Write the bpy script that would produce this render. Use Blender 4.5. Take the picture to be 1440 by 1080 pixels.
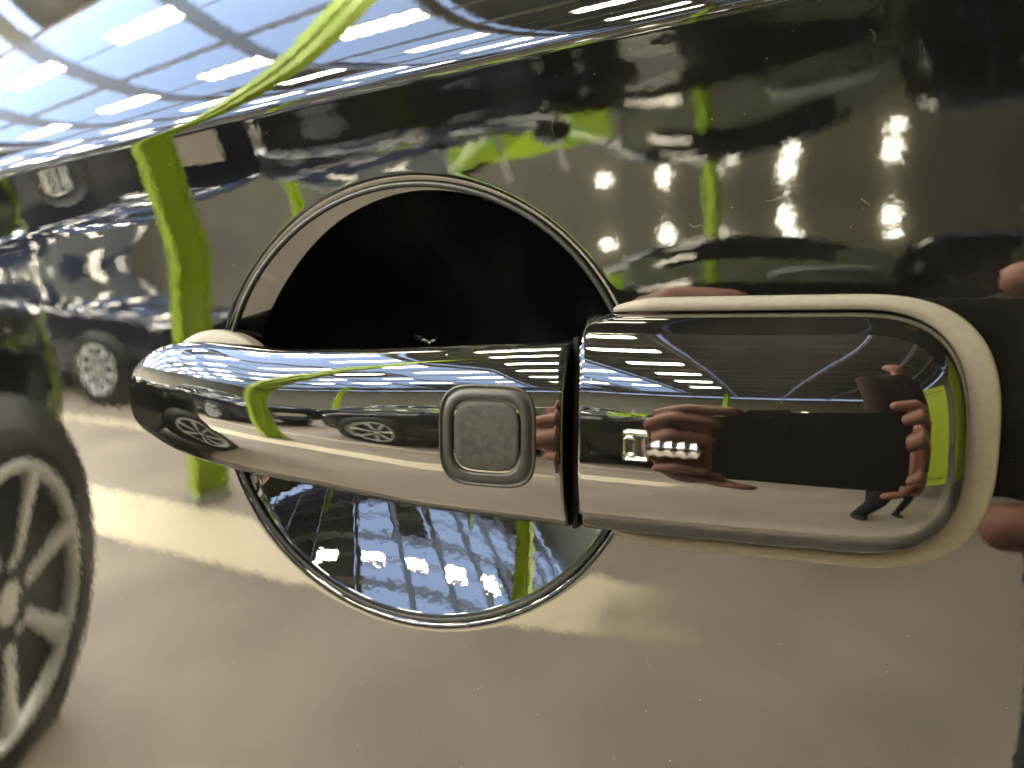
import bpy, bmesh, math, random
import numpy as np
from mathutils import Vector, Matrix

for o in list(bpy.data.objects):
    bpy.data.objects.remove(o, do_unlink=True)
scene = bpy.context.scene
COL = scene.collection
R = math.radians
random.seed(7)

# ------------------------------------------------------------------ camera, light, exposure
HZ = 0.95                                   # height of the phone lens above the floor
D = 0.16                                    # lens to door
YAW, PITCH = R(20.0), R(-4.0)
cam_d = bpy.data.cameras.new('camera')
cam_d.sensor_width = 36.0
cam_d.lens = 26.0
cam_d.clip_start = 0.004
cam_d.clip_end = 400
cam = bpy.data.objects.new('camera', cam_d)
COL.objects.link(cam)
cam.location = (0, -D, HZ)
cam.rotation_euler = (R(90) + PITCH, 0, YAW)
cam_d.dof.use_dof = True                  # close focus on the handle: mirrored things go soft
cam_d.dof.focus_distance = 0.165
cam_d.dof.aperture_fstop = 12.0
scene.camera = cam

world = bpy.data.worlds.new('World')
scene.world = world
world.use_nodes = True
bg = world.node_tree.nodes['Background']
bg.inputs[0].default_value = (0.52, 0.66, 1.0, 1)        # daylight sky above the glazed roof
bg.inputs[1].default_value = 0.85
scene.view_settings.view_transform = 'Standard'
scene.view_settings.look = 'None'
scene.view_settings.gamma = 1.0
scene.view_settings.use_curve_mapping = False
scene.view_settings.exposure = 4.22                      # exposed for what the black paint mirrors
scene.cycles.use_denoising = True
scene.cycles.max_bounces = 10
scene.cycles.diffuse_bounces = 3
scene.cycles.glossy_bounces = 6
scene.cycles.transparent_max_bounces = 8
scene.cycles.sample_clamp_indirect = 12.0
scene.cycles.caustics_reflective = False
scene.cycles.caustics_refractive = False

LAMP_STRENGTH = 22.0

# ------------------------------------------------------------------ helpers
def tag(o, label=None, cat=None, group=None, kind=None):
    if label: o['label'] = label
    if cat: o['category'] = cat
    if group: o['group'] = group
    if kind: o['kind'] = kind
    return o

def empty(name, loc=(0, 0, 0), rz=0.0):
    o = bpy.data.objects.new(name, None)
    o.empty_display_size = 0.05
    COL.objects.link(o)
    o.location = loc
    o.rotation_euler = (0, 0, rz)
    return o

def link_mesh(name, me, mats, parent=None, smooth=True):
    if not isinstance(mats, (list, tuple)): mats = [mats]
    for m in mats: me.materials.append(m)
    if smooth:
        me.polygons.foreach_set('use_smooth', [True] * len(me.polygons))
    o = bpy.data.objects.new(name, me)
    COL.objects.link(o)
    if parent is not None: o.parent = parent
    return o

def obj(name, bm, mats, parent=None, smooth=True):
    me = bpy.data.meshes.new(name)
    bm.normal_update()
    bm.to_mesh(me); bm.free()
    return link_mesh(name, me, mats, parent, smooth)

def pyd(name, verts, faces, mats, parent=None, smooth=True):
    me = bpy.data.meshes.new(name)
    me.from_pydata([tuple(map(float, v)) for v in verts], [], [tuple(map(int, f)) for f in faces])
    me.update()
    return link_mesh(name, me, mats, parent, smooth)

def fast_mesh(name, V, Q, mats, parent=None):
    """numpy vertices (n,3) and quads (m,4)"""
    me = bpy.data.meshes.new(name)
    V = np.ascontiguousarray(V, np.float32); Q = np.ascontiguousarray(Q, np.int32)
    me.vertices.add(len(V)); me.vertices.foreach_set('co', V.ravel())
    me.loops.add(Q.size); me.loops.foreach_set('vertex_index', Q.ravel())
    me.polygons.add(len(Q))
    me.polygons.foreach_set('loop_start', np.arange(0, Q.size, 4, dtype=np.int32))
    me.polygons.foreach_set('loop_total', np.full(len(Q), 4, np.int32))
    me.update(calc_edges=True); me.validate()
    return link_mesh(name, me, mats, parent, True)

def grid_quads(nr, nc, wrap=False, flip=False, base=0):
    r = np.arange(nr - 1)[:, None]; c = np.arange(nc if wrap else nc - 1)[None, :]
    c2 = (c + 1) % nc
    a = r * nc + c; b = r * nc + c2; d = (r + 1) * nc + c; e = (r + 1) * nc + c2
    q = np.stack([a, b, e, d], -1).reshape(-1, 4) + base
    return q[:, ::-1] if flip else q

def box(bm, x0, x1, y0, y1, z0, z1):
    v = [bm.verts.new(p) for p in ((x0, y0, z0), (x1, y0, z0), (x1, y1, z0), (x0, y1, z0),
                                   (x0, y0, z1), (x1, y0, z1), (x1, y1, z1), (x0, y1, z1))]
    for f in ((0, 3, 2, 1), (4, 5, 6, 7), (0, 1, 5, 4), (1, 2, 6, 5), (2, 3, 7, 6), (3, 0, 4, 7)):
        bm.faces.new([v[i] for i in f])

def boxo(name, dims, mat, parent=None, bevel=0.0):
    bm = bmesh.new(); box(bm, *dims)
    if bevel:
        bmesh.ops.bevel(bm, geom=bm.edges[:], offset=bevel, segments=2, affect='EDGES', profile=0.6)
    return obj(name, bm, mat, parent, smooth=False)

def lathe(profile, n=48, axis='y'):
    """profile: list of (radius, offset along the axis)"""
    V = []; m = len(profile)
    for i in range(n):
        a = 2 * math.pi * i / n
        for r, h in profile:
            V.append((r * math.cos(a), h, r * math.sin(a)))
    Fc = []
    for i in range(n):
        j = (i + 1) % n
        for k in range(m - 1):
            Fc.append((i * m + k, i * m + k + 1, j * m + k + 1, j * m + k))
    return V, Fc

# ------------------------------------------------------------------ materials
def mat(name):
    m = bpy.data.materials.new(name); m.use_nodes = True
    nt = m.node_tree
    return m, nt, nt.nodes['Principled BSDF']

def simple(name, col, rough=0.5, metal=0.0, spec=0.5, noise=0.0, nscale=8.0, bump=0.0, bscale=60.0, ior=1.5):
    m, nt, p = mat(name)
    p.inputs['Base Color'].default_value = (*col, 1)
    p.inputs['Roughness'].default_value = rough
    p.inputs['Metallic'].default_value = metal
    p.inputs['Specular IOR Level'].default_value = spec
    p.inputs['IOR'].default_value = ior
    tc = nt.nodes.new('ShaderNodeTexCoord')
    if noise:
        n = nt.nodes.new('ShaderNodeTexNoise'); n.inputs['Scale'].default_value = nscale
        n.inputs['Detail'].default_value = 6
        nt.links.new(tc.outputs['Object'], n.inputs['Vector'])
        r = nt.nodes.new('ShaderNodeValToRGB')
        r.color_ramp.elements[0].position = 0.3; r.color_ramp.elements[1].position = 0.7
        r.color_ramp.elements[0].color = (*[c * (1 - noise) for c in col], 1)
        r.color_ramp.elements[1].color = (*[min(1, c * (1 + noise)) for c in col], 1)
        nt.links.new(n.outputs['Fac'], r.inputs['Fac'])
        nt.links.new(r.outputs['Color'], p.inputs['Base Color'])
    if bump:
        n2 = nt.nodes.new('ShaderNodeTexNoise'); n2.inputs['Scale'].default_value = bscale
        n2.inputs['Detail'].default_value = 5
        nt.links.new(tc.outputs['Object'], n2.inputs['Vector'])
        b = nt.nodes.new('ShaderNodeBump'); b.inputs['Strength'].default_value = 1.0
        b.inputs['Distance'].default_value = bump
        nt.links.new(n2.outputs['Fac'], b.inputs['Height'])
        nt.links.new(b.outputs['Normal'], p.inputs['Normal'])
    return m

def paint(name, col=(0.0016, 0.0014, 0.0013), peel=1.0, dust=1.0, rough=0.016, ior=1.5):
    """glossy black lacquer with orange peel, dust specks and a few hair scratches"""
    m, nt, p = mat(name)
    N = nt.nodes.new; L = nt.links.new
    p.inputs['IOR'].default_value = ior
    tc = N('ShaderNodeTexCoord')
    # orange peel
    n1 = N('ShaderNodeTexNoise'); n1.inputs['Scale'].default_value = 420; n1.inputs['Detail'].default_value = 1
    n2 = N('ShaderNodeTexNoise'); n2.inputs['Scale'].default_value = 90; n2.inputs['Detail'].default_value = 1
    L(tc.outputs['Object'], n1.inputs['Vector']); L(tc.outputs['Object'], n2.inputs['Vector'])
    b1 = N('ShaderNodeBump'); b1.inputs['Distance'].default_value = 0.0000060 * peel; b1.inputs['Strength'].default_value = 1
    b2 = N('ShaderNodeBump'); b2.inputs['Distance'].default_value = 0.0000110 * peel; b2.inputs['Strength'].default_value = 1
    L(n1.outputs['Fac'], b1.inputs['Height']); L(n2.outputs['Fac'], b2.inputs['Height'])
    L(b2.outputs['Normal'], b1.inputs['Normal'])
    L(b1.outputs['Normal'], p.inputs['Normal'])
    # dust specks: small voronoi cells, few of them
    v = N('ShaderNodeTexVoronoi'); v.inputs['Scale'].default_value = 260
    L(tc.outputs['Object'], v.inputs['Vector'])
    near = N('ShaderNodeMath'); near.operation = 'LESS_THAN'; near.inputs[1].default_value = 0.055
    L(v.outputs['Distance'], near.inputs[0])
    sep = N('ShaderNodeSeparateColor'); L(v.outputs['Color'], sep.inputs['Color'])
    pick = N('ShaderNodeMath'); pick.operation = 'GREATER_THAN'; pick.inputs[1].default_value = 1 - 0.10 * dust
    L(sep.outputs['Red'], pick.inputs[0])
    sp = N('ShaderNodeMath'); sp.operation = 'MULTIPLY'; L(near.outputs[0], sp.inputs[0]); L(pick.outputs[0], sp.inputs[1])
    # faint film of dust
    film = N('ShaderNodeTexNoise'); film.inputs['Scale'].default_value = 30; film.inputs['Detail'].default_value = 8
    L(tc.outputs['Object'], film.inputs['Vector'])
    fr = N('ShaderNodeMapRange'); fr.inputs['From Min'].default_value = 0.48; fr.inputs['From Max'].default_value = 0.8
    fr.inputs['To Min'].default_value = 0.0; fr.inputs['To Max'].default_value = 0.17 * dust
    L(film.outputs['Fac'], fr.inputs['Value'])
    add = N('ShaderNodeMath'); add.operation = 'ADD'; add.use_clamp = True
    spm = N('ShaderNodeMath'); spm.operation = 'MULTIPLY'; spm.inputs[1].default_value = 0.9
    L(sp.outputs[0], spm.inputs[0]); L(spm.outputs[0], add.inputs[0]); L(fr.outputs['Result'], add.inputs[1])
    mix = N('ShaderNodeMix'); mix.data_type = 'RGBA'
    mix.inputs['A'].default_value = (*col, 1); mix.inputs['B'].default_value = (0.030, 0.026, 0.021, 1)
    L(add.outputs[0], mix.inputs['Factor']); L(mix.outputs['Result'], p.inputs['Base Color'])
    rr = N('ShaderNodeMapRange'); rr.inputs['To Min'].default_value = rough; rr.inputs['To Max'].default_value = rough + 0.4
    L(sp.outputs[0], rr.inputs['Value']); L(rr.outputs['Result'], p.inputs['Roughness'])
    return m

M = {}
M['door'] = paint('black_door_lacquer', peel=0.8, dust=1.0)
M['handle'] = paint('black_handle_lacquer', peel=0.45, dust=0.7, rough=0.012, ior=1.55)
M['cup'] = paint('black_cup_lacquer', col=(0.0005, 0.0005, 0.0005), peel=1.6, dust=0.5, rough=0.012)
M['emblem'] = paint('embossed_gloss', col=(0.004, 0.004, 0.004), peel=0.0, dust=0.0, rough=0.05, ior=1.95)
M['gasket'] = simple('dusty_grey_gasket', (0.064, 0.059, 0.048), rough=0.55, spec=0.2, noise=0.10, nscale=900, bump=0.00002, bscale=1500)
M['cup_lip'] = simple('black_lip', (0.006, 0.006, 0.006), rough=0.45, spec=0.15)
M['rubber'] = simple('worn_rubber', (0.0110, 0.0105, 0.0092), rough=0.6, spec=0.10, noise=0.42, nscale=650, bump=0.00010, bscale=1100)
M['rubber_ring'] = simple('rubber_ring', (0.0060, 0.0058, 0.0053), rough=0.45, spec=0.14, noise=0.25, nscale=500, bump=0.00004, bscale=900)
M['seam'] = simple('seam_black', (0.0006, 0.0006, 0.0006), rough=0.6, spec=0.1)

M['floor'] = simple('hall_floor', (0.385, 0.342, 0.285), rough=0.55, spec=0.3, noise=0.18, nscale=2.2)
M['line'], _nt, _p = mat('floor_paint_and_sun')  # cream of the floor line, also the painted colour of the sunlit band
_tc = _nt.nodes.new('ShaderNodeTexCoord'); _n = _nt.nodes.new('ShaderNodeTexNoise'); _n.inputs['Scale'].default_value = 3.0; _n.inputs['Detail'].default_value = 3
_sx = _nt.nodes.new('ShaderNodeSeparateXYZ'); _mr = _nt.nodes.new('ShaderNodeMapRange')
_mr.inputs['From Min'].default_value = -0.9; _mr.inputs['From Max'].default_value = 0.05; _mr.inputs['To Min'].default_value = 0.0; _mr.inputs['To Max'].default_value = 0.62  # painted sunlight fades out towards its right end
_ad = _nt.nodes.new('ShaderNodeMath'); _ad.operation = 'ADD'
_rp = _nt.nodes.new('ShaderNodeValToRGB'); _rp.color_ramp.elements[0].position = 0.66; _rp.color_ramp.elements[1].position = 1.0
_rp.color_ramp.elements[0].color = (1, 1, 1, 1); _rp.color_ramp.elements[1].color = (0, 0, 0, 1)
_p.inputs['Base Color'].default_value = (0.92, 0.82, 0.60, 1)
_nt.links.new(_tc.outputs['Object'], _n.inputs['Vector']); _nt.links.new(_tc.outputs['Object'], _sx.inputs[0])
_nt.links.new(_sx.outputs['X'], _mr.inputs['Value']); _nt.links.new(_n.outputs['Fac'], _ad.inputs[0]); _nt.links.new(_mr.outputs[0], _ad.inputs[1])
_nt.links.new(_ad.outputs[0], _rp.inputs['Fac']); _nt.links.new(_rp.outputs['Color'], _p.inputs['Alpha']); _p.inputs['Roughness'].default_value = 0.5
M['plate'] = simple('number_plate', (0.7, 0.68, 0.6), rough=0.5)
M['wall'] = simple('hall_wall', (0.40, 0.37, 0.27), rough=0.8, noise=0.15, nscale=0.8)
M['steel'] = simple('roof_steel', (0.55, 0.54, 0.52), rough=0.6)
M['sheet'] = simple('roof_sheet', (0.16, 0.165, 0.16), rough=0.6, noise=0.1, nscale=3)
M['lime'] = simple('lime_enamel', (0.50, 0.72, 0.012), rough=0.4, noise=0.06, nscale=2)
M['limebanner'] = simple('lime_banner', (0.48, 0.60, 0.03), rough=0.6)
M['ink'] = simple('banner_ink', (0.01, 0.01, 0.01), rough=0.6)
M['navy'] = simple('navy_car_paint', (0.010, 0.014, 0.030), rough=0.06, spec=0.6)
M['blackcar'] = simple('black_car_paint', (0.006, 0.006, 0.006), rough=0.06, spec=0.5)
M['tyre'] = simple('tyre', (0.018, 0.017, 0.016), rough=0.75, bump=0.002, bscale=60)
M['rim'] = simple('alloy', (0.80, 0.82, 0.84), rough=0.36, metal=0.25)
M['rimdark'] = simple('brake_dark', (0.02, 0.02, 0.02), rough=0.7)
M['chrome'] = simple('chrome', (0.8, 0.8, 0.8), rough=0.08, metal=1.0)
M['trim'] = simple('black_trim', (0.02, 0.02, 0.02), rough=0.5)
M['skin'] = simple('skin', (0.56, 0.27, 0.19), rough=0.5, noise=0.12, nscale=40)
M['jacket'] = simple('dark_jacket', (0.040, 0.024, 0.018), rough=0.9, bump=0.002, bscale=30)
M['jeans'] = simple('dark_jeans', (0.012, 0.015, 0.026), rough=0.9)
M['hair'] = simple('dark_hair', (0.02, 0.014, 0.01), rough=0.7)
M['phone'] = simple('phone_case', (0.012, 0.011, 0.011), rough=0.45)

def glass_mat(name, tint, gloss):
    m = bpy.data.materials.new(name); m.use_nodes = True
    nt = m.node_tree; nt.nodes.clear()
    o = nt.nodes.new('ShaderNodeOutputMaterial'); t = nt.nodes.new('ShaderNodeBsdfTransparent')
    t.inputs[0].default_value = (*tint, 1)
    g = nt.nodes.new('ShaderNodeBsdfGlossy'); g.inputs['Roughness'].default_value = 0.02
    mx = nt.nodes.new('ShaderNodeMixShader')
    mx.inputs[0].default_value = gloss
    nt.links.new(t.outputs[0], mx.inputs[1]); nt.links.new(g.outputs[0], mx.inputs[2])
    nt.links.new(mx.outputs[0], o.inputs[0])
    return m
M['roofglass'] = glass_mat('roof_glass', (0.90, 0.93, 0.94), 0.03)
M['carglass'] = glass_mat('car_glass', (0.82, 0.86, 0.82), 0.07)

def emit(name, col, s):
    m = bpy.data.materials.new(name); m.use_nodes = True
    nt = m.node_tree; nt.nodes.clear()
    o = nt.nodes.new('ShaderNodeOutputMaterial'); e = nt.nodes.new('ShaderNodeEmission')
    e.inputs[0].default_value = (*col, 1); e.inputs[1].default_value = s
    nt.links.new(e.outputs[0], o.inputs[0])
    return m
M['tube'] = emit('lamp_diffuser', (1.0, 0.90, 0.68), LAMP_STRENGTH)
M['daylight'] = emit('daylight_window', (1.0, 0.95, 0.78), 3.4)

# ------------------------------------------------------------------ the hall the black paint mirrors
def struct(name, bm, m, parent=None):
    o = obj(name, bm, m, parent, smooth=False)
    if parent is None: o['kind'] = 'structure'
    return o
X0, X1, Y0, Y1, RZ = -19.0, 9.0, -15.0, 7.0, 5.3
bm = bmesh.new(); box(bm, X0 - 1, X1 + 1, Y0 - 1, Y1 + 1, -0.2, 0.0); struct('floor', bm, M['floor'])
for nm, d in (('wall_far', (X0, X1, Y0 - 0.2, Y0, 0.0, RZ)), ('wall_back', (X0, X1, Y1, Y1 + 0.2, 0.0, RZ)),
              ('wall_left', (X0 - 0.2, X0, Y0, Y1, 0.0, RZ)), ('wall_right', (X1, X1 + 0.2, Y0, Y1, 0.0, RZ))):
    bm = bmesh.new(); box(bm, *d); struct(nm, bm, M['wall'])

# glazed roof: steel bars, sheets of glass and solid bands
roof = empty('roof', (0, 0, RZ)); roof['kind'] = 'structure'
nx, ny = 14, 11
PX, PY = (X1 - X0) / nx, (Y1 - Y0) / ny
for i in range(nx + 1):
    x = X0 + i * PX; boxo('rafter', (x - 0.02, x + 0.02, Y0, Y1, 0.0, 0.22), M['steel'], roof)
for j in range(ny + 1):
    y = Y0 + j * PY
    boxo('purlin', (X0, X1, y - 0.03, y + 0.03, 0.225, 0.36), M['steel'], roof)
    if j < ny: boxo('glazing_bar', (X0, X1, y + PY * 0.5 - 0.012, y + PY * 0.5 + 0.012, 0.26, 0.30), M['steel'], roof)
for i in range(nx):
    for j in range(ny):
        x, y = X0 + (i + 0.5) * PX, Y0 + (j + 0.5) * PY
        solid = (j in (0, ny - 1)) or ((i * 7 + j * 3) % 9 == 0) or x > -2.2
        bm = bmesh.new(); box(bm, -PX / 2 + 0.01, PX / 2 - 0.01, -PY / 2 + 0.01, PY / 2 - 0.01, 0.37, 0.39)
        p = obj('roof_sheet' if solid else 'glass_pane', bm, M['sheet'] if solid else M['roofglass'], roof, False)
        p.location = (x, y, 0)

# hanging strip lamps
bm = bmesh.new(); box(bm, -0.42, 0.42, -0.16, 0.16, 0.0, 0.05)
body_me = bpy.data.meshes.new('lamp_housing'); bm.to_mesh(body_me); bm.free(); body_me.materials.append(M['steel'])
bm = bmesh.new(); box(bm, -0.40, 0.40, -0.14, 0.14, -0.02, -0.004)
diff_me = bpy.data.meshes.new('diffuser'); bm.to_mesh(diff_me); bm.free(); diff_me.materials.append(M['tube'])
for i in range(9):
    for j in range(7):
        x, y = -15.5 + i * 1.75, -8.6 + j * 1.75
        t = empty('strip_lamp', (x, y, RZ - 0.35))
        tag(t, 'lit white strip lamp hanging under the glazed roof', 'lamp', 'strip lamps under the glazed roof')
        for nm, me in (('housing', body_me), ('diffuser', diff_me)):
            c = bpy.data.objects.new(nm, me); COL.objects.link(c); c.parent = t

# small bright lights along the far wall
for k, (x, z, w, h) in enumerate(((-3.75, 2.62, .2, .2), (-2.44, 2.74, .17, .26), (-1.35, 2.76, .12, .16), (-1.02, 2.60, .13, .16), (0.02, 2.92, .18, .22),
                                  (0.14, 2.66, .18, .20), (1.98, 2.90, .19, .22), (2.04, 2.56, .18, .15))):
    bm = bmesh.new(); bmesh.ops.create_uvsphere(bm, u_segments=20, v_segments=12, radius=1.0); bmesh.ops.scale(bm, vec=(w * .9, 0.06, h * .6), verts=bm.verts)
    o = obj('wall_lamp', bm, M['daylight'], None, True)
    o.location = (x, Y0 + 0.09, z)
    tag(o, ('dim small wall lamp, leftmost in the row above the end cap', 'second small wall lamp from the left, above the end cap', 'small wall lamp close left of the thin green column',
            'small wall lamp close right of the thin green column', 'upper of two stacked wall lamps above the key emblem', 'lower of two stacked wall lamps above the key emblem',
            'upper of the two rightmost stacked wall lamps', 'lower of the two rightmost stacked wall lamps')[k], 'lamp', 'wall lamps at the far end of the hall')

# lime green steel columns, each with foot plate
def column(x, y, w, label, top=RZ - 0.0):
    t = empty('steel_column', (x, y, 0))
    bm = bmesh.new()
    h = w / 2; f = 0.012
    box(bm, -h, h, -h, -h + f, 0.02, top); box(bm, -h, h, h - f, h, 0.02, top); box(bm, -0.006, 0.006, -h + f + 0.001, h - f - 0.001, 0.02, top)
    if w < 0.19:                                          # haunch widening towards the roof
        for sx in (-1, 1):
            v = [bm.verts.new(p) for p in ((sx * (h + .001), -.05, 1.55), (sx * (h + .26), -.05, 2.7), (sx * (h + .40), -.05, top), (sx * (h + .001), -.05, top),
                                           (sx * (h + .001), .05, 1.55), (sx * (h + .26), .05, 2.7), (sx * (h + .40), .05, top), (sx * (h + .001), .05, top))]
            for f in ((0, 1, 2, 3), (7, 6, 5, 4), (0, 4, 5, 1), (1, 5, 6, 2), (2, 6, 7, 3), (3, 7, 4, 0)): bm.faces.new([v[i] for i in f])
        bmesh.ops.recalc_face_normals(bm, faces=bm.faces[:])
    obj('shaft', bm, M['lime'], t, False)
    boxo('foot_plate', (-w * .6, w * .6, -w * .6, w * .6, 0.0, 0.019), M['steel'], t)
    t.rotation_euler[2] = R(25)
    tag(t, label, 'column')
    return t
column(-2.62, -2.15, 0.16, 'near lime green steel column rising beside the band of painted sunlight on the floor')
column(-1.15, -11.8, 0.20, 'thin far lime green steel column between the wall lamps')
column(-9.5, -11.5, 0.20, 'lime green steel column far beyond the dark cars')
t = empty('lime_barrier', (-3.3, -10.5, 0))
for a, b, c, d in ((-1.9, -1.0, 1.02, 1.5), (-0.9, 0.0, 1.02, 1.5), (0.1, 0.9, 0.85, 1.5)):
    boxo('board', (a, b, -0.02, 0.02, c, d), M['lime'], t)
for x in (-1.95, -0.95, 0.05, 0.95):
    boxo('post', (x - 0.035, x + 0.035, -0.05, -0.021, 0, 1.9), M['steel'], t)
tag(t, 'lime green board barrier on grey posts behind the cars', 'barrier')

# painted floor line, and a sunlit band put into the floor colour
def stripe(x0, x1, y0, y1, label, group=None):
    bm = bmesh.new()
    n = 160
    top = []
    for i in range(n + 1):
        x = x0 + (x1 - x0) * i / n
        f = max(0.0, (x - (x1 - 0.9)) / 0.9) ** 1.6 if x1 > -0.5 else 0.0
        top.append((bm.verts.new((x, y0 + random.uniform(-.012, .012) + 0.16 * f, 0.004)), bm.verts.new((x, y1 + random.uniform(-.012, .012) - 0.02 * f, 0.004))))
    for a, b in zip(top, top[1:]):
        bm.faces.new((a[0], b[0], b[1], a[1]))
    o = obj('floor_line_or_sun_band', bm, M['line'], None, False)
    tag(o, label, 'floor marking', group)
stripe(-14, -0.02, -2.0, -1.62, 'broad cream band of painted sunlight along the floor beside the car')  # band of sunlight put into the colour, not cast by a light
stripe(-16, -1.0, -3.02, -2.92, 'thin white line on the floor in front of the dark cars')

# ------------------------------------------------------------------ cars
def wheel(parent, loc, r, width, side, rim_r, spokes=7, seed=0):
    w = empty('wheel', loc); w.parent = parent
    V, Fc = lathe([(rim_r, -0.5 * width), (r * 0.86, -0.53 * width), (r * 0.97, -0.45 * width), (r, -0.3 * width), (r, 0.3 * width),
                   (r * 0.97, 0.45 * width), (r * 0.86, 0.53 * width), (rim_r, 0.5 * width), (rim_r, -0.5 * width)], 56)
    pyd('tyre', V, Fc, M['tyre'], w)
    s = side
    bm = bmesh.new()
    # rim dish, lip and spokes; the outside faces +-y by side
    V, Fc = lathe([(rim_r * 0.999, s * 0.50 * width), (rim_r * 0.985, s * 0.54 * width), (rim_r * 0.93, s * 0.53 * width), (rim_r * 0.90, s * 0.44 * width), (rim_r * 0.88, s * 0.1 * width)], 56)
    vs = [bm.verts.new(v) for v in V]
    for f in Fc: bm.faces.new([vs[i] for i in f])
    for k in range(spokes):
        a = 2 * math.pi * (k + 0.3) / spokes
        u = Vector((math.cos(a), 0, math.sin(a))); t = Vector((-math.sin(a), 0, math.cos(a))); n = Vector((0, s, 0))
        ring = []
        for (rr, hw, yy, th) in ((0.16, 0.085, 0.36, 0.05), (0.4, 0.075, 0.42, 0.045), (0.7, 0.085, 0.46, 0.04), (0.93, 0.125, 0.50, 0.035)):
            c = u * rr * rim_r + n * yy * width
            q = [c - t * hw * rim_r - n * th, c - t * hw * rim_r * 0.75, c + t * hw * rim_r * 0.75, c + t * hw * rim_r - n * th]
            ring.append([bm.verts.new(p) for p in q])
        for A, B in zip(ring, ring[1:]):
            for i in range(4):
                j = (i + 1) % 4
                bm.faces.new((A[i], A[j], B[j], B[i]))
    V, Fc = lathe([(0.002, s * 0.40 * width), (rim_r * 0.14, s * 0.40 * width), (rim_r * 0.20, s * 0.37 * width), (rim_r * 0.24, s * 0.2 * width)], 24)
    vs = [bm.verts.new(v) for v in V]
    for f in Fc: bm.faces.new([vs[i] for i in f])
    for k in range(5):
        a = 2 * math.pi * k / 5 + 0.2
        cx, cz = math.cos(a) * rim_r * 0.27, math.sin(a) * rim_r * 0.27
        box(bm, cx - 0.01, cx + 0.01, min(s * 0.3, s * 0.42) * width, max(s * 0.3, s * 0.42) * width, cz - 0.01, cz + 0.01)
    bmesh.ops.recalc_face_normals(bm, faces=bm.faces[:])
    obj('rim', bm, M['rim'], w, True)
    V, Fc = lathe([(0.001, s * 0.12 * width), (rim_r * 0.9, s * 0.08 * width)], 40)
    pyd('brake_disc', V, Fc, M['rimdark'], w)
    return w

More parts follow.
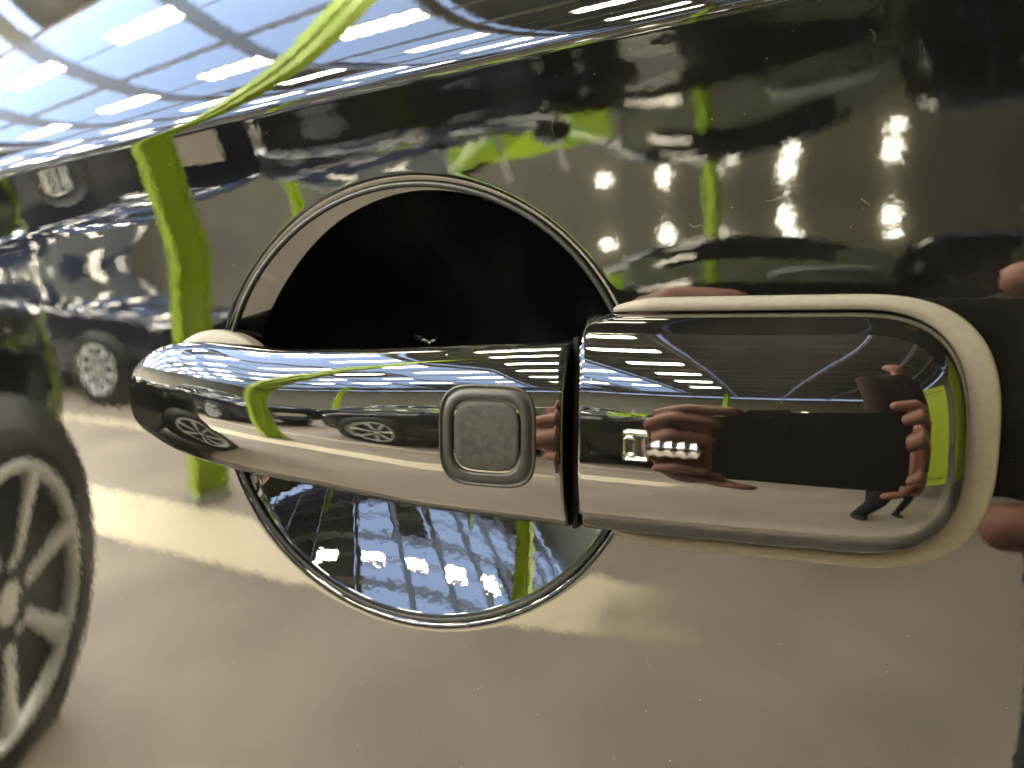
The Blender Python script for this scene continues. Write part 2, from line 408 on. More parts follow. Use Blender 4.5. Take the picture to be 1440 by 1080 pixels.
def car(name, label, cat, loc, rz, paintm, L=4.4, W=1.8, roof=1.45, belt=0.92, hood=0.92, nose=0.70, oh=0.80, wr=0.33, rr=0.235, cabin=(-1.9, 0.75), sill=0.24, spokes=7):
    """a car along +x (front at +x), centred at its own origin"""
    t = empty(name, loc, rz)
    tag(t, label, cat)
    h = W / 2
    xs = [-L/2, -L/2+0.10, -L/2+0.45, cabin[0], cabin[0]+0.45, (cabin[0]+cabin[1])/2, cabin[1]-0.75, cabin[1]-0.05, L/2-0.75, L/2-0.25, L/2-0.04, L/2]
    rows = []
    for i, x in enumerate(xs):
        e = abs(x) / (L / 2)
        w = h * (1 - 0.16 * max(0, (e - 0.72) / 0.28) ** 2)
        incab = cabin[0] + 0.2 < x < cabin[1] - 0.1
        if incab:
            zt = roof - (0.05 if i in (4, 6) else 0.0); b = belt; rw = w * 0.66
        else:
            f = (x - cabin[1]) / (L / 2 - cabin[1]) if x > 0 else (cabin[0] - x) / (L / 2 + cabin[0] + 1e-6)
            b = (hood - (hood - nose) * max(0, f) ** 2.2) if x > 0 else belt - 0.12 * max(0, f) ** 2
            if i in (0, len(xs) - 1): b -= 0.12
            zt = b + 0.03; rw = w * 0.72
        zs = sill + (0.10 if i in (0, len(xs) - 1) else 0)
        rows.append([(0, zs), (w * 0.86, zs), (w * 0.97, zs + 0.10), (w, zs + 0.32), (w * 0.985, b - 0.10), (w * 0.94, b), (rw, zt - 0.03), (rw * 0.7, zt), (0, zt + 0.015)])
    bm = bmesh.new(); n = len(rows[0])
    for sgn in (1, -1):
        G = [[bm.verts.new((x, sgn * p[0], p[1])) for p in r] for x, r in zip(xs, rows)]
        for i in range(len(xs) - 1):
            for k in range(n - 1):
                q = (G[i][k], G[i+1][k], G[i+1][k+1], G[i][k+1])
                f = bm.faces.new(q if sgn < 0 else q[::-1])
                glass = (k == 5 and 3 <= i <= 6) or (k in (6, 7) and i in (3, 6))
                f.material_index = 1 if glass else 0
        for i in (0, len(xs) - 1):
            q = G[i]
            bm.faces.new(q if (i == 0) == (sgn > 0) else q[::-1])
    bmesh.ops.remove_doubles(bm, verts=bm.verts[:], dist=0.0005)
    bmesh.ops.recalc_face_normals(bm, faces=bm.faces[:])
    o = obj('body', bm, [paintm, M['carglass']], t)
    md = o.modifiers.new('sub', 'SUBSURF'); md.levels = 2; md.render_levels = 2
    for sx in (1, -1):
        wx = sx * (L / 2 - oh)
        for s in (1, -1):
            V, Fc = lathe([(0.001, s * (h + 0.004)), (wr * 1.18, s * (h + 0.004)), (wr * 1.2, s * (h - 0.1))], 40)
            a = pyd('wheel_arch', V, Fc, M['trim'], t); a.location = (wx, 0, wr)
            wheel(t, (wx, s * (h - 0.075), wr), wr, 0.20, s, rr, spokes)
    for s in (1, -1):
        bm = bmesh.new(); bmesh.ops.create_uvsphere(bm, u_segments=16, v_segments=8, radius=1.0)
        bmesh.ops.scale(bm, vec=(0.16, 0.17, 0.065), verts=bm.verts)
        a = obj('headlight', bm, M['chrome'], t); a.location = (L / 2 - 0.17, s * (h - 0.26), nose - 0.06)
        bm = bmesh.new(); bmesh.ops.create_uvsphere(bm, u_segments=16, v_segments=8, radius=1.0)
        bmesh.ops.scale(bm, vec=(0.10, 0.09, 0.07), verts=bm.verts)
        a = obj('door_mirror', bm, paintm, t); a.location = (cabin[1] - 0.45, s * (h + 0.09), belt + 0.05)
        for dx in (-0.95, 0.15):
            a = boxo('door_handle', (dx - 0.1, dx + 0.1, s * (h + 0.002) - 0.015, s * (h + 0.002) + 0.015, belt - 0.20, belt - 0.175), M['chrome'], t)
    boxo('chrome_strip', (-L/2+0.5, L/2-0.6, -h * 0.985 - 0.004, -h * 0.985 + 0.003, belt - 0.105, belt - 0.085), M['chrome'], t)
    boxo('number_plate', (L/2 - 0.005, L/2 + 0.012, -0.26, 0.26, 0.42, 0.53), M['plate'], t)
    return t

# the near one, beside us: only its wheel and wing show at the photograph's left edge
BETA, WXY = R(-118), Vector((-1.72, -0.63, 0))
_l = Matrix.Rotation(BETA, 3, 'Z') @ Vector((1.65 - 0.56, 0.93 - 0.075, 0))
near = car('parked_offroader', 'dark car with silver alloy wheel at the far left edge', 'car', WXY - _l, BETA, M['blackcar'],
    L=3.3, W=1.86, roof=1.75, belt=1.12, hood=1.04, nose=1.0, oh=0.56, wr=0.335, rr=0.268, cabin=(-1.45, 0.45), sill=0.36, spokes=7)
car('parked_hatchback', 'navy hatchback whose silver wheel shows left of the green column', 'car', (-6.55, -4.25, 0), 0, M['navy'], L=4.2, roof=1.66, belt=1.0, hood=0.98, nose=0.8, wr=0.33, rr=0.25, spokes=9)
car('parked_estate', 'navy estate car right of the green column', 'car', (-3.2, -6.7, 0), R(3), M['navy'], L=4.6, roof=1.5, wr=0.33, rr=0.25, spokes=11)
car('parked_saloon', 'black saloon car standing across the aisle from the handle', 'car', (-0.95, -4.2, 0), R(180), M['blackcar'], L=4.5, roof=1.43, belt=1.0, hood=0.93, wr=0.33, rr=0.24, spokes=7, cabin=(-1.75, 0.55))
car('parked_coupe', 'dark car far down the hall behind the navy hatchback', 'car', (-13.2, -6.0, 0), R(-6), M['navy'], L=4.4)

car('parked_van', 'tall black van standing at the right behind the black saloon', 'van', (2.35, -9.4, 0), R(90), M['blackcar'], L=4.6, W=1.95, roof=1.98, belt=1.15, hood=1.08, nose=0.9, cabin=(-2.2, 1.2))

M['silver'] = simple('silver_car_paint', (0.55, 0.56, 0.55), rough=0.25, spec=0.5)
car('parked_silver_car', 'pale silver car seen through the windows of the black saloon', 'car', (0.45, -8.3, 0), R(90), M['silver'], L=4.3)

# lime banner behind the photographer
t = empty('banner', (1.45, -0.88, 0), R(60))
bm = bmesh.new(); box(bm, -0.75, 0.75, -0.012, 0.012, 0.46, 1.62)
obj('cloth', bm, M['limebanner'], t, False)
bm = bmesh.new(); x = -0.62
random.seed(3)
while x < 0.6:
    w = random.choice((0.012, 0.02, 0.03)); hh = random.choice((0.035, 0.035, 0.06))
    box(bm, x, x + w, 0.0135, 0.0155, 0.54, 0.54 + hh); x += w + random.choice((0.012, 0.02, 0.04))
box(bm, -0.62, 0.6, 0.0135, 0.0155, 1.50, 1.515)
obj('lettering', bm, M['ink'], t, False)
for x in (-0.72, 0.72):
    boxo('leg', (x - 0.015, x + 0.015, -0.15, 0.15, 0.0, 0.03), M['steel'], t); boxo('stand_pole', (x - 0.012, x + 0.012, -0.04, -0.014, 0.03, 1.62), M['steel'], t)
tag(t, 'lime yellow banner with a dark line of print mirrored in the end cap', 'banner')

# ------------------------------------------------------------------ phone and photographer
ph = empty('smartphone', (0, -D, HZ)); ph.rotation_euler = (PITCH, 0, YAW)
PU0, PU1, PW0, PW1 = -0.038, 0.104, -0.076, 0.004
bm = bmesh.new(); box(bm, PU0, PU1, -0.0125, -0.0035, PW0, PW1)
bmesh.ops.bevel(bm, geom=[e for e in bm.edges if abs((e.verts[0].co - e.verts[1].co).y) > 0.005], offset=0.010, segments=6, affect='EDGES')
bmesh.ops.bevel(bm, geom=[e for e in bm.edges if abs(e.verts[0].co.y - e.verts[1].co.y) < 0.0001], offset=0.0015, segments=2, affect='EDGES')
obj('case', bm, M['phone'], ph, False)
V, Fc = lathe([(0.0062, -0.0036), (0.0062, -0.0016), (0.0054, -0.0012), (0.005, -0.0026), (0.0005, -0.0028)], 32)
pyd('lens_ring', V, Fc, M['trim'], ph)
boxo('camera_bump', (-0.012, 0.014, -0.0036, -0.0026, -0.034, 0.008), M['phone'], ph)
tag(ph, 'black phone held sideways, mirrored in the glossy end cap', 'phone')

def capsule_chain(bm, pts, n=14):
    """tapered tube with round ends through (x,y,z,r) points"""
    P = [Vector(p[:3]) for p in pts]; Rr = [p[3] for p in pts]
    for i, (p, r) in enumerate(zip(P, Rr)):
        bmesh.ops.create_icosphere(bm, subdivisions=2, radius=r, matrix=Matrix.Translation(p))
    for i in range(len(P) - 1):
        d = P[i + 1] - P[i]
        if d.length < 1e-5: continue
        q = d.to_track_quat('Z', 'Y').to_matrix().to_4x4()
        bmesh.ops.create_cone(bm, cap_ends=True, segments=n, radius1=Rr[i], radius2=Rr[i + 1], depth=d.length,
                              matrix=Matrix.Translation((P[i] + P[i + 1]) / 2) @ q)

def remeshed(bm, voxel, smooth=3):
    me = bpy.data.meshes.new('tmp'); bm.to_mesh(me); bm.free()
    o = bpy.data.objects.new('tmp', me); COL.objects.link(o)
    md = o.modifiers.new('r', 'REMESH'); md.mode = 'VOXEL'; md.voxel_size = voxel
    sm = o.modifiers.new('s', 'SMOOTH'); sm.iterations = smooth; sm.factor = 0.5
    dg = bpy.context.evaluated_depsgraph_get(); dg.update()
    ev = o.evaluated_get(dg); out = bpy.data.meshes.new_from_object(ev)
    bpy.data.objects.remove(o); bpy.data.meshes.remove(me)
    return out

PM = Matrix.Translation((0, -D, HZ)) @ Matrix.Rotation(YAW, 4, 'Z') @ Matrix.Rotation(PITCH, 4, 'X')
def PL(u, n, w): return PM @ Vector((u, n, w))

def hand(side):
    """side +1: the hand at the phone's +u end"""
    e = PU1 if side > 0 else PU0
    s = side
    def q(u, n, w, r):
        p = PL(e + s * u, n, w - (0 if s > 0 else .009)); return (p.x, p.y, p.z, r * 0.98)
    bm = bmesh.new()
    # palm, beyond the phone's end, running down to the wrist
    capsule_chain(bm, [q(.034, -.016, -.022, .014), q(.040, -.020, -.044, .018), q(.042, -.028, -.068, .020), q(.042, -.046, -.092, .023)])
    capsule_chain(bm, [q(.024, -.026, -.020, .012), q(.026, -.030, -.052, .017), q(.038, -.048, -.086, .022)])
    # four fingers of different length, slanting up and curling round the end onto the lens side
    capsule_chain(bm, [q(.036, -.014, -.016, .0110), q(.030, .004, .006, .0100), q(.008, .0090, .0150, .0090), q(-.020, .0060, .0125, .0078)])
    capsule_chain(bm, [q(.043, -.010, -.030, .0112), q(.035, .009, -.013, .0104), q(.015, .0150, -.002, .0094), q(-.008, .0070, -.006, .0080)])
    capsule_chain(bm, [q(.046, -.012, -.047, .0110), q(.037, .009, -.035, .0102), q(.017, .0148, -.024, .0092), q(-.002, .0065, -.029, .0078)])
    capsule_chain(bm, [q(.046, -.018, -.064, .0100), q(.036, .004, -.058, .0090), q(.018, .0100, -.050, .0080), q(.001, .0045, -.056, .0068)])
    # thumb, below the phone
    capsule_chain(bm, [q(.034, -.036, -.074, .0150), q(.016, -.022, -.080, .0125), q(-.004, -.010, -.0860, .0105), q(-.022, -.004, -.0870, .0088)])
    return bm

def torso_to_wrist():
    bm = bmesh.new()
    cx, cy = 0.47, -0.74
    # legs, apart; feet on the floor
    for s in (-1, 1):
        hx = cx + s * 0.10
        capsule_chain(bm, [(hx, cy, .93, .100), (cx + s * .12, cy + .02, .70, .085), (cx + s * .13, cy + .03, .50, .062), (cx + s * .135, cy - .01, .30, .056), (cx + s * .14, cy - .03, .10, .045), (cx + s * .14, cy - .01, .05, .045)])
        capsule_chain(bm, [(cx + s * .14, cy - .04, .045, .042), (cx + s * .155, cy + .06, .042, .040), (cx + s * .165, cy + .14, .032, .030)])
    # trunk leaning to the phone
    for dx in (-.08, 0, .08):
        capsule_chain(bm, [(cx + dx, cy, .95, .12), (cx + dx, cy + .02, 1.08, .115), (cx + dx * 1.2, cy + .05, 1.24, .122), (cx + dx * 1.4, cy + .08, 1.36, .10)])
    capsule_chain(bm, [(cx - .19, cy + .08, 1.40, .065), (cx, cy + .07, 1.44, .075), (cx + .19, cy + .08, 1.40, .065)])
    capsule_chain(bm, [(cx, cy + .08, 1.44, .058), (cx - .01, cy + .12, 1.53, .055)])
    # head looking down at the phone
    capsule_chain(bm, [(cx - .01, cy + .12, 1.66, .088), (cx - .02, cy + .15, 1.61, .078), (cx - .02, cy + .165, 1.56, .058)])
    capsule_chain(bm, [(cx - .025, cy + .235, 1.61, .014), (cx - .028, cy + .25, 1.585, .016)])
    for s in (-1, 1):
        capsule_chain(bm, [(cx + s * .088 - .01, cy + .12, 1.63, .018), (cx + s * .09 - .01, cy + .118, 1.60, .014)])
    # arms
    for s in (-1, 1):
        e = PU1 if s > 0 else PU0
        wv = PL(e + s * .040, -.050, -.092)
        el = Vector((cx + (s * .28 if s > 0 else -.20), cy + .12, 1.00 if s > 0 else .93))
        capsule_chain(bm, [(cx + s * .19, cy + .08, 1.39, .064), (el.x, el.y, el.z, .050), (wv.x * .75 + el.x * .25, wv.y * .75 + el.y * .25, wv.z * .75 + el.z * .25, .040), (wv.x * .9 + el.x * .1, wv.y * .9 + el.y * .1, wv.z * .9 + el.z * .1, .033)])
    return bm

def person():
    cx, cy = 0.47, -0.74
    meshes = [(remeshed(torso_to_wrist(), 0.013, 6), 'body')] + [(remeshed(hand(s), 0.0022, 4), 'hand') for s in (-1, 1)]
    V, Fc, MI = [], [], []
    for me, kind in meshes:
        b = len(V)
        co = np.empty(len(me.vertices) * 3); me.vertices.foreach_get('co', co); co = co.reshape(-1, 3)
        V += [tuple(c) for c in co]
        for p in me.polygons:
            Fc.append(tuple(b + i for i in p.vertices))
            c = p.center
            if kind == 'hand': mi = 0
            elif c.z < 0.075: mi = 3
            elif c.z < 0.97 and c.y < -0.55: mi = 2
            elif c.z > 1.475: mi = 3 if (c.z > 1.67 or (c.y < cy + .08 and c.z > 1.56)) else 0
            else: mi = 1
            MI.append(mi)
        bpy.data.meshes.remove(me)
    o = pyd('person', V, Fc, [M['skin'], M['jacket'], M['jeans'], M['hair']])
    o.data.polygons.foreach_set('material_index', MI)
    tag(o, 'person in dark jacket and jeans holding the phone with both hands', 'person')
    return o
person()

# ------------------------------------------------------------------ the car door
# outward bulge o(X, z) from a table of surface tilt (degrees, + looks up); heights relative to the crease
CR0, CRS = 0.0645, 0.074
W_K = [-8., -4., -1.0, -0.3, 0.12, 0.36, 0.50, 0.75, 0.93, 0.985, 1.03, 1.08, 1.25, 1.7, 2.3, 3.5, 9.0]
T_K = [8., 1., -2.6, -3.2, -1.4, 0.3, -2.2, -9.0, -13.5, -14.5, 3.0, 8.0, 12., 17., 21., 27., 40.]
HR = 3.2
_w = np.linspace(-8, 9, 8001); _t = np.interp(_w, W_K, T_K)
def _sm(a, n):
    k = np.hanning(n + 2)[1:-1]; k /= k.sum()
    return np.convolve(np.pad(a, n // 2, mode='edge'), k, 'same')[n // 2: n // 2 + len(a)]
_ts = _sm(_t, 25); _tl = _sm(_t, 161)
_mix = np.clip(np.abs(_w - 1.0) / 0.15, 0, 1)
_t = _ts * (1 - _mix) + _tl * _mix
DIP = np.interp(_w, [0.36, 0.6, 0.985, 1.02, 1.04], [0, -0.35, -1.0, -1.0, 0.0]); DIP = _sm(DIP, 41)     # share of the hollow that eases out to the right
_od = np.concatenate([[0], np.cumsum(np.radians(2.4) * (DIP[1:] + DIP[:-1]) * 0.5 * (_w[1] - _w[0]))])
_s = -np.tan(np.radians(_t)); _o = np.concatenate([[0], np.cumsum((_s[1:] + _s[:-1]) * 0.5 * (_w[1] - _w[0]))])
_o -= np.interp(0.0, _w, _o)
def crease(X): return CR0 + CRS * np.clip(X, -0.5, 0.35)
def bulge(X, z):
    X = np.asarray(X, float); z = np.asarray(z, float); c = crease(X)
    k = np.clip((X + 0.16) / 0.17, 0, 1); k = k * k * (3 - 2 * k)
    return np.interp(z / c, _w, _o) * c + k * np.interp(z / c, _w, _od) * c - X * X / (2 * HR)

door = empty('car_door', (0, 0, HZ))
tag(door, 'glossy black car door with recessed pull handle', 'car door')

CX, CZ, CA, CB = -0.0865, -0.0187, 0.0572, 0.0541      # finger cup
NA, NR = 1400, 420
ph_ = np.linspace(0, 2 * np.pi, NA, endpoint=False)
dx, dz = np.cos(ph_), np.sin(ph_)
EX0, EX1, EZ0, EZ1 = -0.72, 0.42, -0.42, 0.26
with np.errstate(divide='ignore'):
    tx = np.where(dx > 0, (EX1 - CX) / dx, (EX0 - CX) / dx); tz = np.where(dz > 0, (EZ1 - CZ) / dz, (EZ0 - CZ) / dz)
rmax = np.minimum(np.abs(tx), np.abs(tz))
r0 = 1.0 / np.sqrt((dx / CA) ** 2 + (dz / CB) ** 2)
s = (np.linspace(0, 1, NR) ** 1.6)[:, None]
rr = r0[None] + (rmax - r0)[None] * s
Xg, Zg = CX + dx[None] * rr, CZ + dz[None] * rr
off = bulge(Xg, Zg)
edge = (rr - r0[None])                                  # soft roll into the cup
off = off - 0.0009 * np.exp(-(edge / 0.0012) ** 2)
V = np.stack([Xg, -off, Zg], -1).reshape(-1, 3)
fold = np.stack([Xg[-1], -off[-1] + 0.04, Zg[-1]], -1)  # the panel's edges turn in: it has depth
Q = grid_quads(NR, NA, wrap=True, flip=False)
V = np.concatenate([V, fold]); b = (NR - 1) * NA
i = np.arange(NA); j = (i + 1) % NA
Q = np.concatenate([Q, np.stack([b + i, b + j, b + NA + j, b + NA + i], -1)])
fast_mesh('door_skin', V, Q, M['door'], door)

# finger cup: a bowl set in the door
NA2, NR2 = 360, 170
ph2 = np.linspace(0, 2 * np.pi, NA2, endpoint=False)
q = np.linspace(0.004, 1.0, NR2)[::-1][:, None]
Xg, Zg = CX + CA * np.cos(ph2)[None] * q - 0.004 * (1 - q), CZ + CB * np.sin(ph2)[None] * q + 0.016 * (1 - q)
base = bulge(CX + CA * np.cos(ph2), CZ + CB * np.sin(ph2))[None]
ctr = bulge(CX, CZ)
basein = base * q + ctr * (1 - q)
wf = (0.012 + 0.135 * np.clip(np.cos(ph2 - R(150)), 0, 1) ** 2.2)[None]      # flared edge, broadest at the upper left
inner = np.clip(q / (1 - wf), 0, 1)
fb = np.clip(q / 0.8, 0, 1); fb = fb * fb * (3 - 2 * fb)
fl = np.minimum(1 - q, wf) * fb + float(wf.mean()) * (1 - fb)
depth = 0.0010 + 0.36 * CA * fl + 0.0185 * (1 - inner ** 2.0)
off = basein - depth
V = np.stack([Xg, -off, Zg], -1).reshape(-1, 3)
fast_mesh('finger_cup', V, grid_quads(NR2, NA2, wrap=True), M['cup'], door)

# thin lip round the cup
n = 240; m = 12
V = np.zeros((n, m, 3))
for i in range(n):
    a = 2 * math.pi * i / n
    ex, ez = math.cos(a), math.sin(a)
    bo = float(bulge(CX + CA * ex, CZ + CB * ez)) - 0.0006
    for k in range(m):
        b = 2 * math.pi * k / m
        rr_ = 0.0007 * math.cos(b)
        V[i, k] = (CX + (CA + rr_) * ex, -(bo + 0.0007 * math.sin(b)), CZ + (CB + rr_) * ez)
Vf = V.reshape(-1, 3)
Q = []
for i in range(n):
    for k in range(m):
        Q.append((i * m + k, ((i + 1) % n) * m + k, ((i + 1) % n) * m + (k + 1) % m, i * m + (k + 1) % m))
fast_mesh('cup_lip', Vf, np.array(Q), M['cup_lip'], door)

# ---- grip: loft of rounded sections, bowed out from the door
def ip(x, xs, ys):
    return float(np.interp(x, xs, ys))
GX = [-.1648, -.1620, -.1540, -.1460, -.1370, -.1280, -.1100, -.0880, -.0700, -.0540, -.0390]
GT = [-.0150, -.0078, -.0036, -.0026, -.0024, -.0028, -.0038, -.0036, -.0031, -.0025, -.0018]
GB = [-.0172, -.0255, -.0292, -.0312, -.0326, -.0338, -.0353, -.0368, -.0383, -.0389, -.0398]
GP = [.0080, .0110, .0142, .0164, .0182, .0196, .0216, .0232, .0238, .0238, .0232]
GK = [.0040, .0010, -.0030, -.0030, -.0030, -.0010, .0050, .0085, .0095, .0095, .0080]    # back of the grip
def cub(x, xs, ys):
    """smooth (Catmull-Rom / monotone) interpolation"""
    xs = np.array(xs); ys = np.array(ys); d = np.diff(ys) / np.diff(xs)
    mm = np.concatenate([[d[0]], np.where(d[1:] * d[:-1] > 0, 2 * d[1:] * d[:-1] / (d[1:] + d[:-1] + 1e-20), 0), [d[-1]]])
    k = int(np.clip(np.searchsorted(xs, x) - 1, 0, len(xs) - 2)); hh = xs[k + 1] - xs[k]; t = (x - xs[k]) / hh
    return float((2*t**3-3*t**2+1)*ys[k] + (t**3-2*t**2+t)*hh*mm[k] + (-2*t**3+3*t**2)*ys[k+1] + (t**3-t**2)*hh*mm[k+1])
def grip_front(x, z):
    """protrusion of the grip's front at x, z"""
    zt, zb, pf = cub(x, GX, GT), cub(x, GX, GB), cub(x, GX, GP)
    zc, hh = (zt + zb) / 2, (zt - zb) / 2
    u = min(1.0, abs((z - zc) / hh))
    pb = pf - min(0.0085, (pf - cub(x, GX, GK)) * 0.55)
    return pb + (pf - pb) * (1 - u ** NF) ** (1 / NF)
NF = 2.35
stations = list(-.1648 + (.1648 - .0400) * (np.linspace(0, 1, 150) ** 1.35))
ns = 96
rows = []
for x in stations:
    zt, zb, pf, pk = cub(x, GX, GT), cub(x, GX, GB), cub(x, GX, GP), cub(x, GX, GK)
    zc, hh = (zt + zb) / 2, (zt - zb) / 2
    pb = pf - min(0.0085, (pf - pk) * 0.55)
    r = []
    for k in range(ns):
        a = 2 * math.pi * k / ns
        c, sn = math.cos(a), math.sin(a)
        nn = NF if c >= 0 else 2.6
        z = zc + hh * math.copysign(abs(sn) ** (2 / nn), sn)
        p = pb + ((pf - pb) if c >= 0 else (pb - pk)) * math.copysign(abs(c) ** (2 / nn), c)
        r.append((x, -p, z))
    rows.append(r)
# rounded right-hand edge at the seam, then a closing face
def shrink(r, x, f):
    ys = [p[1] for p in r]; zs = [p[2] for p in r]; cy, cz = (min(ys) + max(ys)) / 2, (min(zs) + max(zs)) / 2
    hy, hz = (max(ys) - min(ys)) / 2, (max(zs) - min(zs)) / 2
    return [(x, cy + (p[1] - cy) * (hy - f) / hy, cz + (p[2] - cz) * (hz - f) / hz) for p in r]
last = rows[-1]
rows += [shrink(last, -.03975, .00008), shrink(last, -.03955, .00030), shrink(last, -.03945, .0007), shrink(last, -.03943, .005)]
V = np.array(rows).reshape(-1, 3)
grip = fast_mesh('grip', V, grid_quads(len(rows), ns, wrap=True), M['handle'], door)
bm = bmesh.new(); bm.from_mesh(grip.data)
bm.verts.ensure_lookup_table()
bm.faces.new([bm.verts[k] for k in range(ns)]); bm.faces.new([bm.verts[(len(rows) - 1) * ns + k] for k in range(ns)])
bmesh.ops.recalc_face_normals(bm, faces=bm.faces[:])
for f in bm.faces: f.smooth = True
bm.to_mesh(grip.data); bm.free()

# pad under the grip's left end
def pad(name, cx, cz, a, b, h, mt, parent, n=2.4):
    V = []; Fc = []
    NAp, NRp = 96, 14
    for i in range(NRp):
        f = math.cos(i / (NRp - 1) * math.pi / 2); hh = h * math.sin(i / (NRp - 1) * math.pi / 2) ** 0.7
        f = max(f, 0.02)
        for k in range(NAp):
            t = 2 * math.pi * k / NAp
            ex = math.copysign(abs(math.cos(t)) ** (2 / n), math.cos(t)); ez = math.copysign(abs(math.sin(t)) ** (2 / n), math.sin(t))
            x, z = cx + a * ex * f, cz + b * ez * f
            V.append((x, -(float(bulge(x, z)) + hh - (0.002 if i == 0 else 0)), z))
    return fast_mesh(name, np.array(V), grid_quads(NRp, NAp, wrap=True), mt, parent)
pad('pivot_pad', -.1450, -.0152, .0200, .0160, .0036, M['gasket'], door, 2.0)

# ---- push button on the grip
def rsq(a, n=3.2, hx=1, hz=1):
    return (hx * math.copysign(abs(math.cos(a)) ** (2 / n), math.cos(a)), hz * math.copysign(abs(math.sin(a)) ** (2 / n), math.sin(a)))
BX, BZ = -.0551, -.0208
def ring_loft(name, levels, mt, parent, n=4.0, N=120, close=True):
    """levels: (half size x, half size z, rise over the grip surface)"""
    V = []
    for hx, hz, rise in levels:
        for k in range(N):
            ex, ez = rsq(2 * math.pi * k / N, n, hx, hz)
            x, z = BX + ex, BZ + ez
            V.append((x, -(grip_front(x, z) + rise), z))
    Q = grid_quads(len(levels), N, wrap=True)
    return fast_mesh(name, np.array(V), Q, mt, parent)
mm = 0.001
ring_loft('button_surround', [(10.4*mm, 10.4*mm, -1*mm), (10.4*mm, 10.4*mm, .10*mm), (10.2*mm, 10.2*mm, .40*mm), (9.9*mm, 9.9*mm, .30*mm), (9.7*mm, 9.7*mm, .02*mm), (9.5*mm, 9.5*mm, .02*mm), (9.2*mm, 9.2*mm, .45*mm), (8.7*mm, 8.7*mm, .62*mm),
                              (7.9*mm, 7.9*mm, .62*mm), (7.5*mm, 7.5*mm, .40*mm), (7.3*mm, 7.3*mm, -.6*mm), (7.25*mm, 7.25*mm, -2.0*mm)], M['rubber_ring'], grip)
ring_loft('button', [(7.0*mm, 7.0*mm, -2*mm), (7.0*mm, 7.0*mm, -.2*mm), (6.9*mm, 6.9*mm, .25*mm), (6.6*mm, 6.6*mm, .36*mm), (6.0*mm, 6.0*mm, .42*mm), (4.5*mm, 4.5*mm, .45*mm), (3.0*mm, 3.0*mm, .45*mm), (1.5*mm, 1.5*mm, .45*mm), (.02*mm, .02*mm, .45*mm)], M['rubber'], grip)

# ---- end cap: a pillow inside the gasket
KX0, KX1, KZC, KH = -.0381, .0320, -.0192, .0232
def cap_half(x):
    u = max(0.0, (x - .0100) / (KX1 - .0100))
    return KH * max(1e-6, 1 - min(1, u) ** 3.1) ** (1 / 3.1)
def cap_p(x, z):
    s_ = (x - KX0) / (KX1 - KX0)
    hh = max(1e-5, cap_half(x))
    P = .0228 - (x + .006) ** 2 / (2 * 0.20)
    E = max(0.0, 1 - min(1, s_) ** 16.0) ** (1 / 3.0)
    z0 = -.0035 * hh / KH                                  # fullest below the middle
    v = z - KZC
    if v >= z0: G = max(0.0, 1 - min(1, (v - z0) / (hh - z0)) ** 3.0) ** (1 / 2.2)
    else: G = max(0.0, 1 - min(1, (z0 - v) / (hh + z0)) ** 2.9) ** (1 / 2.2)
    return .0015 + (P - .0015) * E * G
nx_, nz_ = 130, 121
us = np.sin(np.linspace(0, 1, nx_) * math.pi / 2)
us = 0.8 * us + 0.2 * np.linspace(0, 1, nx_)
qs = np.sin(np.linspace(-1, 1, nz_) * math.pi / 2)
rows = []
for u in us:
    x = KX0 + (KX1 - KX0) * u; hh = cap_half(x)
    rows.append([(x, -cap_p(x, KZC + hh * q_), KZC + hh * q_) for q_ in qs])
r = rows[0]
pre = [[(KX0 - .00002, 0.002, p[2]) for p in r], [(KX0 - .00002, p[1] + .0008, p[2]) for p in r], [(KX0 + .0001, p[1] + .00025, p[2]) for p in r], [(KX0 + .0003, p[1] + .00006, p[2]) for p in r]]
rows = pre + [[(max(p[0], KX0 + .0006), p[1], p[2]) for p in rw] for rw in rows]
V = np.array(rows).reshape(-1, 3)
endcap = fast_mesh('end_cap', V, grid_quads(len(rows), nz_, flip=False), M['handle'], door)

# seam: the dark wall seen between grip and cap
boxo('seam', (-.0393, -.0383, -.016, .001, -.040, -.001), M['seam'], door)

# ---- gasket band round the end cap
def band_outline(t, hz, xr, xl, n):
    """t 0..1 from the upper left end round the right to the lower left end"""
    xc = .0110
    Ls = xc - xl; arc = math.pi / 2 * (hz + (xr - xc)) / 2 * 2 * 1.08
    tot = 2 * Ls + arc; d = t * tot
    if d < Ls: return (xl + d, hz)
    if d > Ls + arc: return (xc - (d - Ls - arc), -hz)
    a = math.pi / 2 - math.pi * (d - Ls) / arc
    ex, ez = rsq(a, n, xr - xc, hz)
    return (xc + ex, ez)
rows = []
NT = 260
for i in range(NT):
    t = i / (NT - 1)
    ox, oz = band_outline(t, .0272, .0386, -.0345, 2.9)
    ix, iz = band_outline(t, .0241, .0330, -.0345, 2.9)
    fade = min(1, min(t, 1 - t) / 0.045) ** 0.6
    ox, oz = ix + (ox - ix) * (0.3 + 0.7 * fade), iz + (oz - iz) * (0.3 + 0.7 * fade)
    lift = 0.35 + 0.65 * fade
    row = []
    for f, p in ((-.01, -.002), (.0, .0026), (.02, .0031), (.06, .0033), (.40, .0033), (.86, .0031), (.96, .0026), (1.0, .0018), (1.02, .0004), (1.05, -.003)):
        x, z = ix + (ox - ix) * f, -.0198 + iz + (oz - iz) * f
        row.append((x, -(float(bulge(x, z)) + p * lift), z))
    rows.append(row)
fast_mesh('gasket', np.array(rows).reshape(-1, 3), grid_quads(NT, 10), M['gasket'], door)

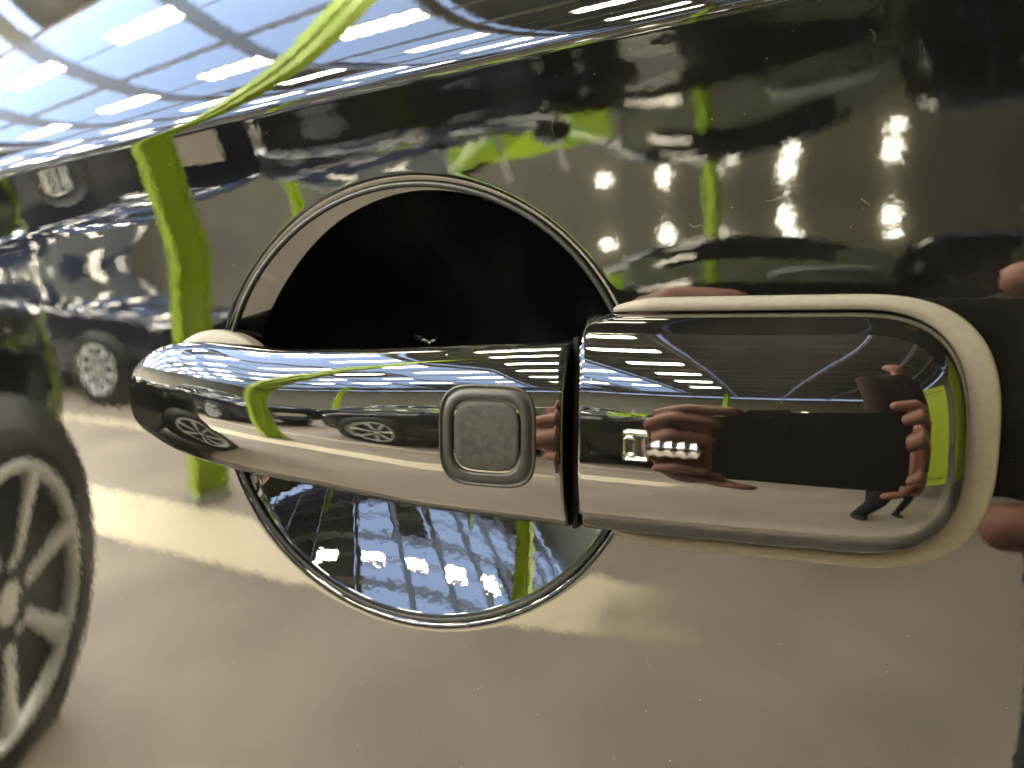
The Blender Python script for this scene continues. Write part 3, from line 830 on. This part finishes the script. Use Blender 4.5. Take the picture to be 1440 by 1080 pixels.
# ---- key emblem on the cap
def on_cap(name, shapes, parent, mt):
    """shapes: function giving rise over the cap for (x,z) on a fine grid"""
    x0, x1, z0, z1, N1, N2, fn = shapes
    V = []
    for i in range(N1):
        for k in range(N2):
            x, z = x0 + (x1 - x0) * i / (N1 - 1), z0 + (z1 - z0) * k / (N2 - 1)
            V.append((x, -(cap_p(x, z) + fn(x, z)), z))
    return fast_mesh(name, np.array(V), grid_quads(N1, N2, flip=False), mt, parent)
def sdrr(x, z, cx, cz, hx, hz, r):
    ax, az = abs(x - cx) - hx + r, abs(z - cz) - hz + r
    return math.hypot(max(ax, 0), max(az, 0)) + min(max(ax, az), 0) - r
def sst(a, b, x):
    t = max(0, min(1, (x - a) / (b - a))); return t * t * (3 - 2 * t)
def bow(x, z):
    d = sdrr(x, z, -.0253, -.0214, .0030, .0033, .0011)
    h_ = -.0004 + .00125 * (1 - sst(-.0008, 0.0001, d))
    if d < 0: h_ -= .00045 * sst(.0006, .0013, -d)
    d2 = sdrr(x, z, -.0263, -.0214, .0009, .0017, .0006)
    h_ += .00055 * (1 - sst(0, .00035, abs(d2)))
    return h_
def blade(x, z):
    cz = -.0217
    ph_ = (x + .0222) / .00235
    hw = .00150 + .00012 * math.cos(2 * math.pi * (ph_ - 0.5))
    if x > -.0145: hw *= math.sqrt(max(0.0, 1 - ((x + .0145) / .0013) ** 2))
    u = abs(z - cz) / max(hw, 1e-6)
    if u >= 1: return -.0005
    return -.0002 + (.00105 + .00012 * math.cos(2 * math.pi * (ph_ - 0.5))) * math.sqrt(1 - u * u)
on_cap('key_bow', (-.0290, -.0216, -.0254, -.0174, 90, 90, bow), endcap, M['emblem'])
on_cap('key_blade', (-.0232, -.0128, -.0238, -.0196, 120, 60, blade), endcap, M['emblem'])

# ------------------------------------------------------------------ dust grains and lint lying on the lacquer
rng = random.Random(11)
M['lint'] = simple('pale_lint', (0.10, 0.092, 0.08), rough=0.9)
bm = bmesh.new()
def surf(x, z):
    if KX0 + .002 < x < KX1 - .003 and abs(z - KZC) < cap_half(x) - .002: return cap_p(x, z)
    e_ = ((x - CX) / CA) ** 2 + ((z - CZ) / CB) ** 2
    if e_ < 1.1 or (-.0395 < x < .041 and -.049 < z < .010) or (-.17 < x < -.03 and -.045 < z < .003): return None
    return float(bulge(x, z))
n = 0
while n < 230:
    x = rng.uniform(-.24, .05); z = rng.uniform(-.14, .085)
    if rng.random() > 0.25 + 0.75 * max(0, (x + .20) / .25): continue
    p = surf(x, z)
    if p is None: continue
    r_ = 0.00004 + 0.00011 * rng.random() ** 3
    bmesh.ops.create_icosphere(bm, subdivisions=1, radius=r_, matrix=Matrix.Translation((x, -p - r_ * 0.5, z)) @ Matrix.Diagonal((rng.uniform(.7, 1.6), 1, rng.uniform(.7, 1.6), 1)))
    n += 1
n = 0
while n < 11:
    x = rng.uniform(-.10, .045); z = rng.uniform(-.10, .06)
    L_ = rng.uniform(.0010, .0045); a = rng.uniform(0, math.pi); k_ = rng.uniform(-1.2, 1.2)
    pts = []
    for i in range(7):
        t_ = i / 6 - 0.5
        aa = a + k_ * t_
        xx, zz = x + L_ * t_ * math.cos(aa), z + L_ * t_ * math.sin(aa)
        p = surf(xx, zz)
        if p is None: pts = None; break
        pts.append(Vector((xx, -p - .00003, zz)))
    if not pts: continue
    w_ = 0.000022
    vs = []
    for i, c in enumerate(pts):
        d = (pts[min(i + 1, 6)] - pts[max(i - 1, 0)]).normalized(); sd = Vector((-d.z, 0, d.x)) * w_
        vs.append([bm.verts.new(c + sd), bm.verts.new(c + Vector((0, -w_, 0))), bm.verts.new(c - sd)])
    for A, B in zip(vs, vs[1:]):
        bm.faces.new((A[0], A[1], B[1], B[0])); bm.faces.new((A[1], A[2], B[2], B[1]))
    n += 1
d = obj('dust', bm, M['lint'], None, True)
d.location = (0, 0, HZ)
tag(d, 'pale specks of dust and lint scattered over the black lacquer', 'dust', kind='stuff')
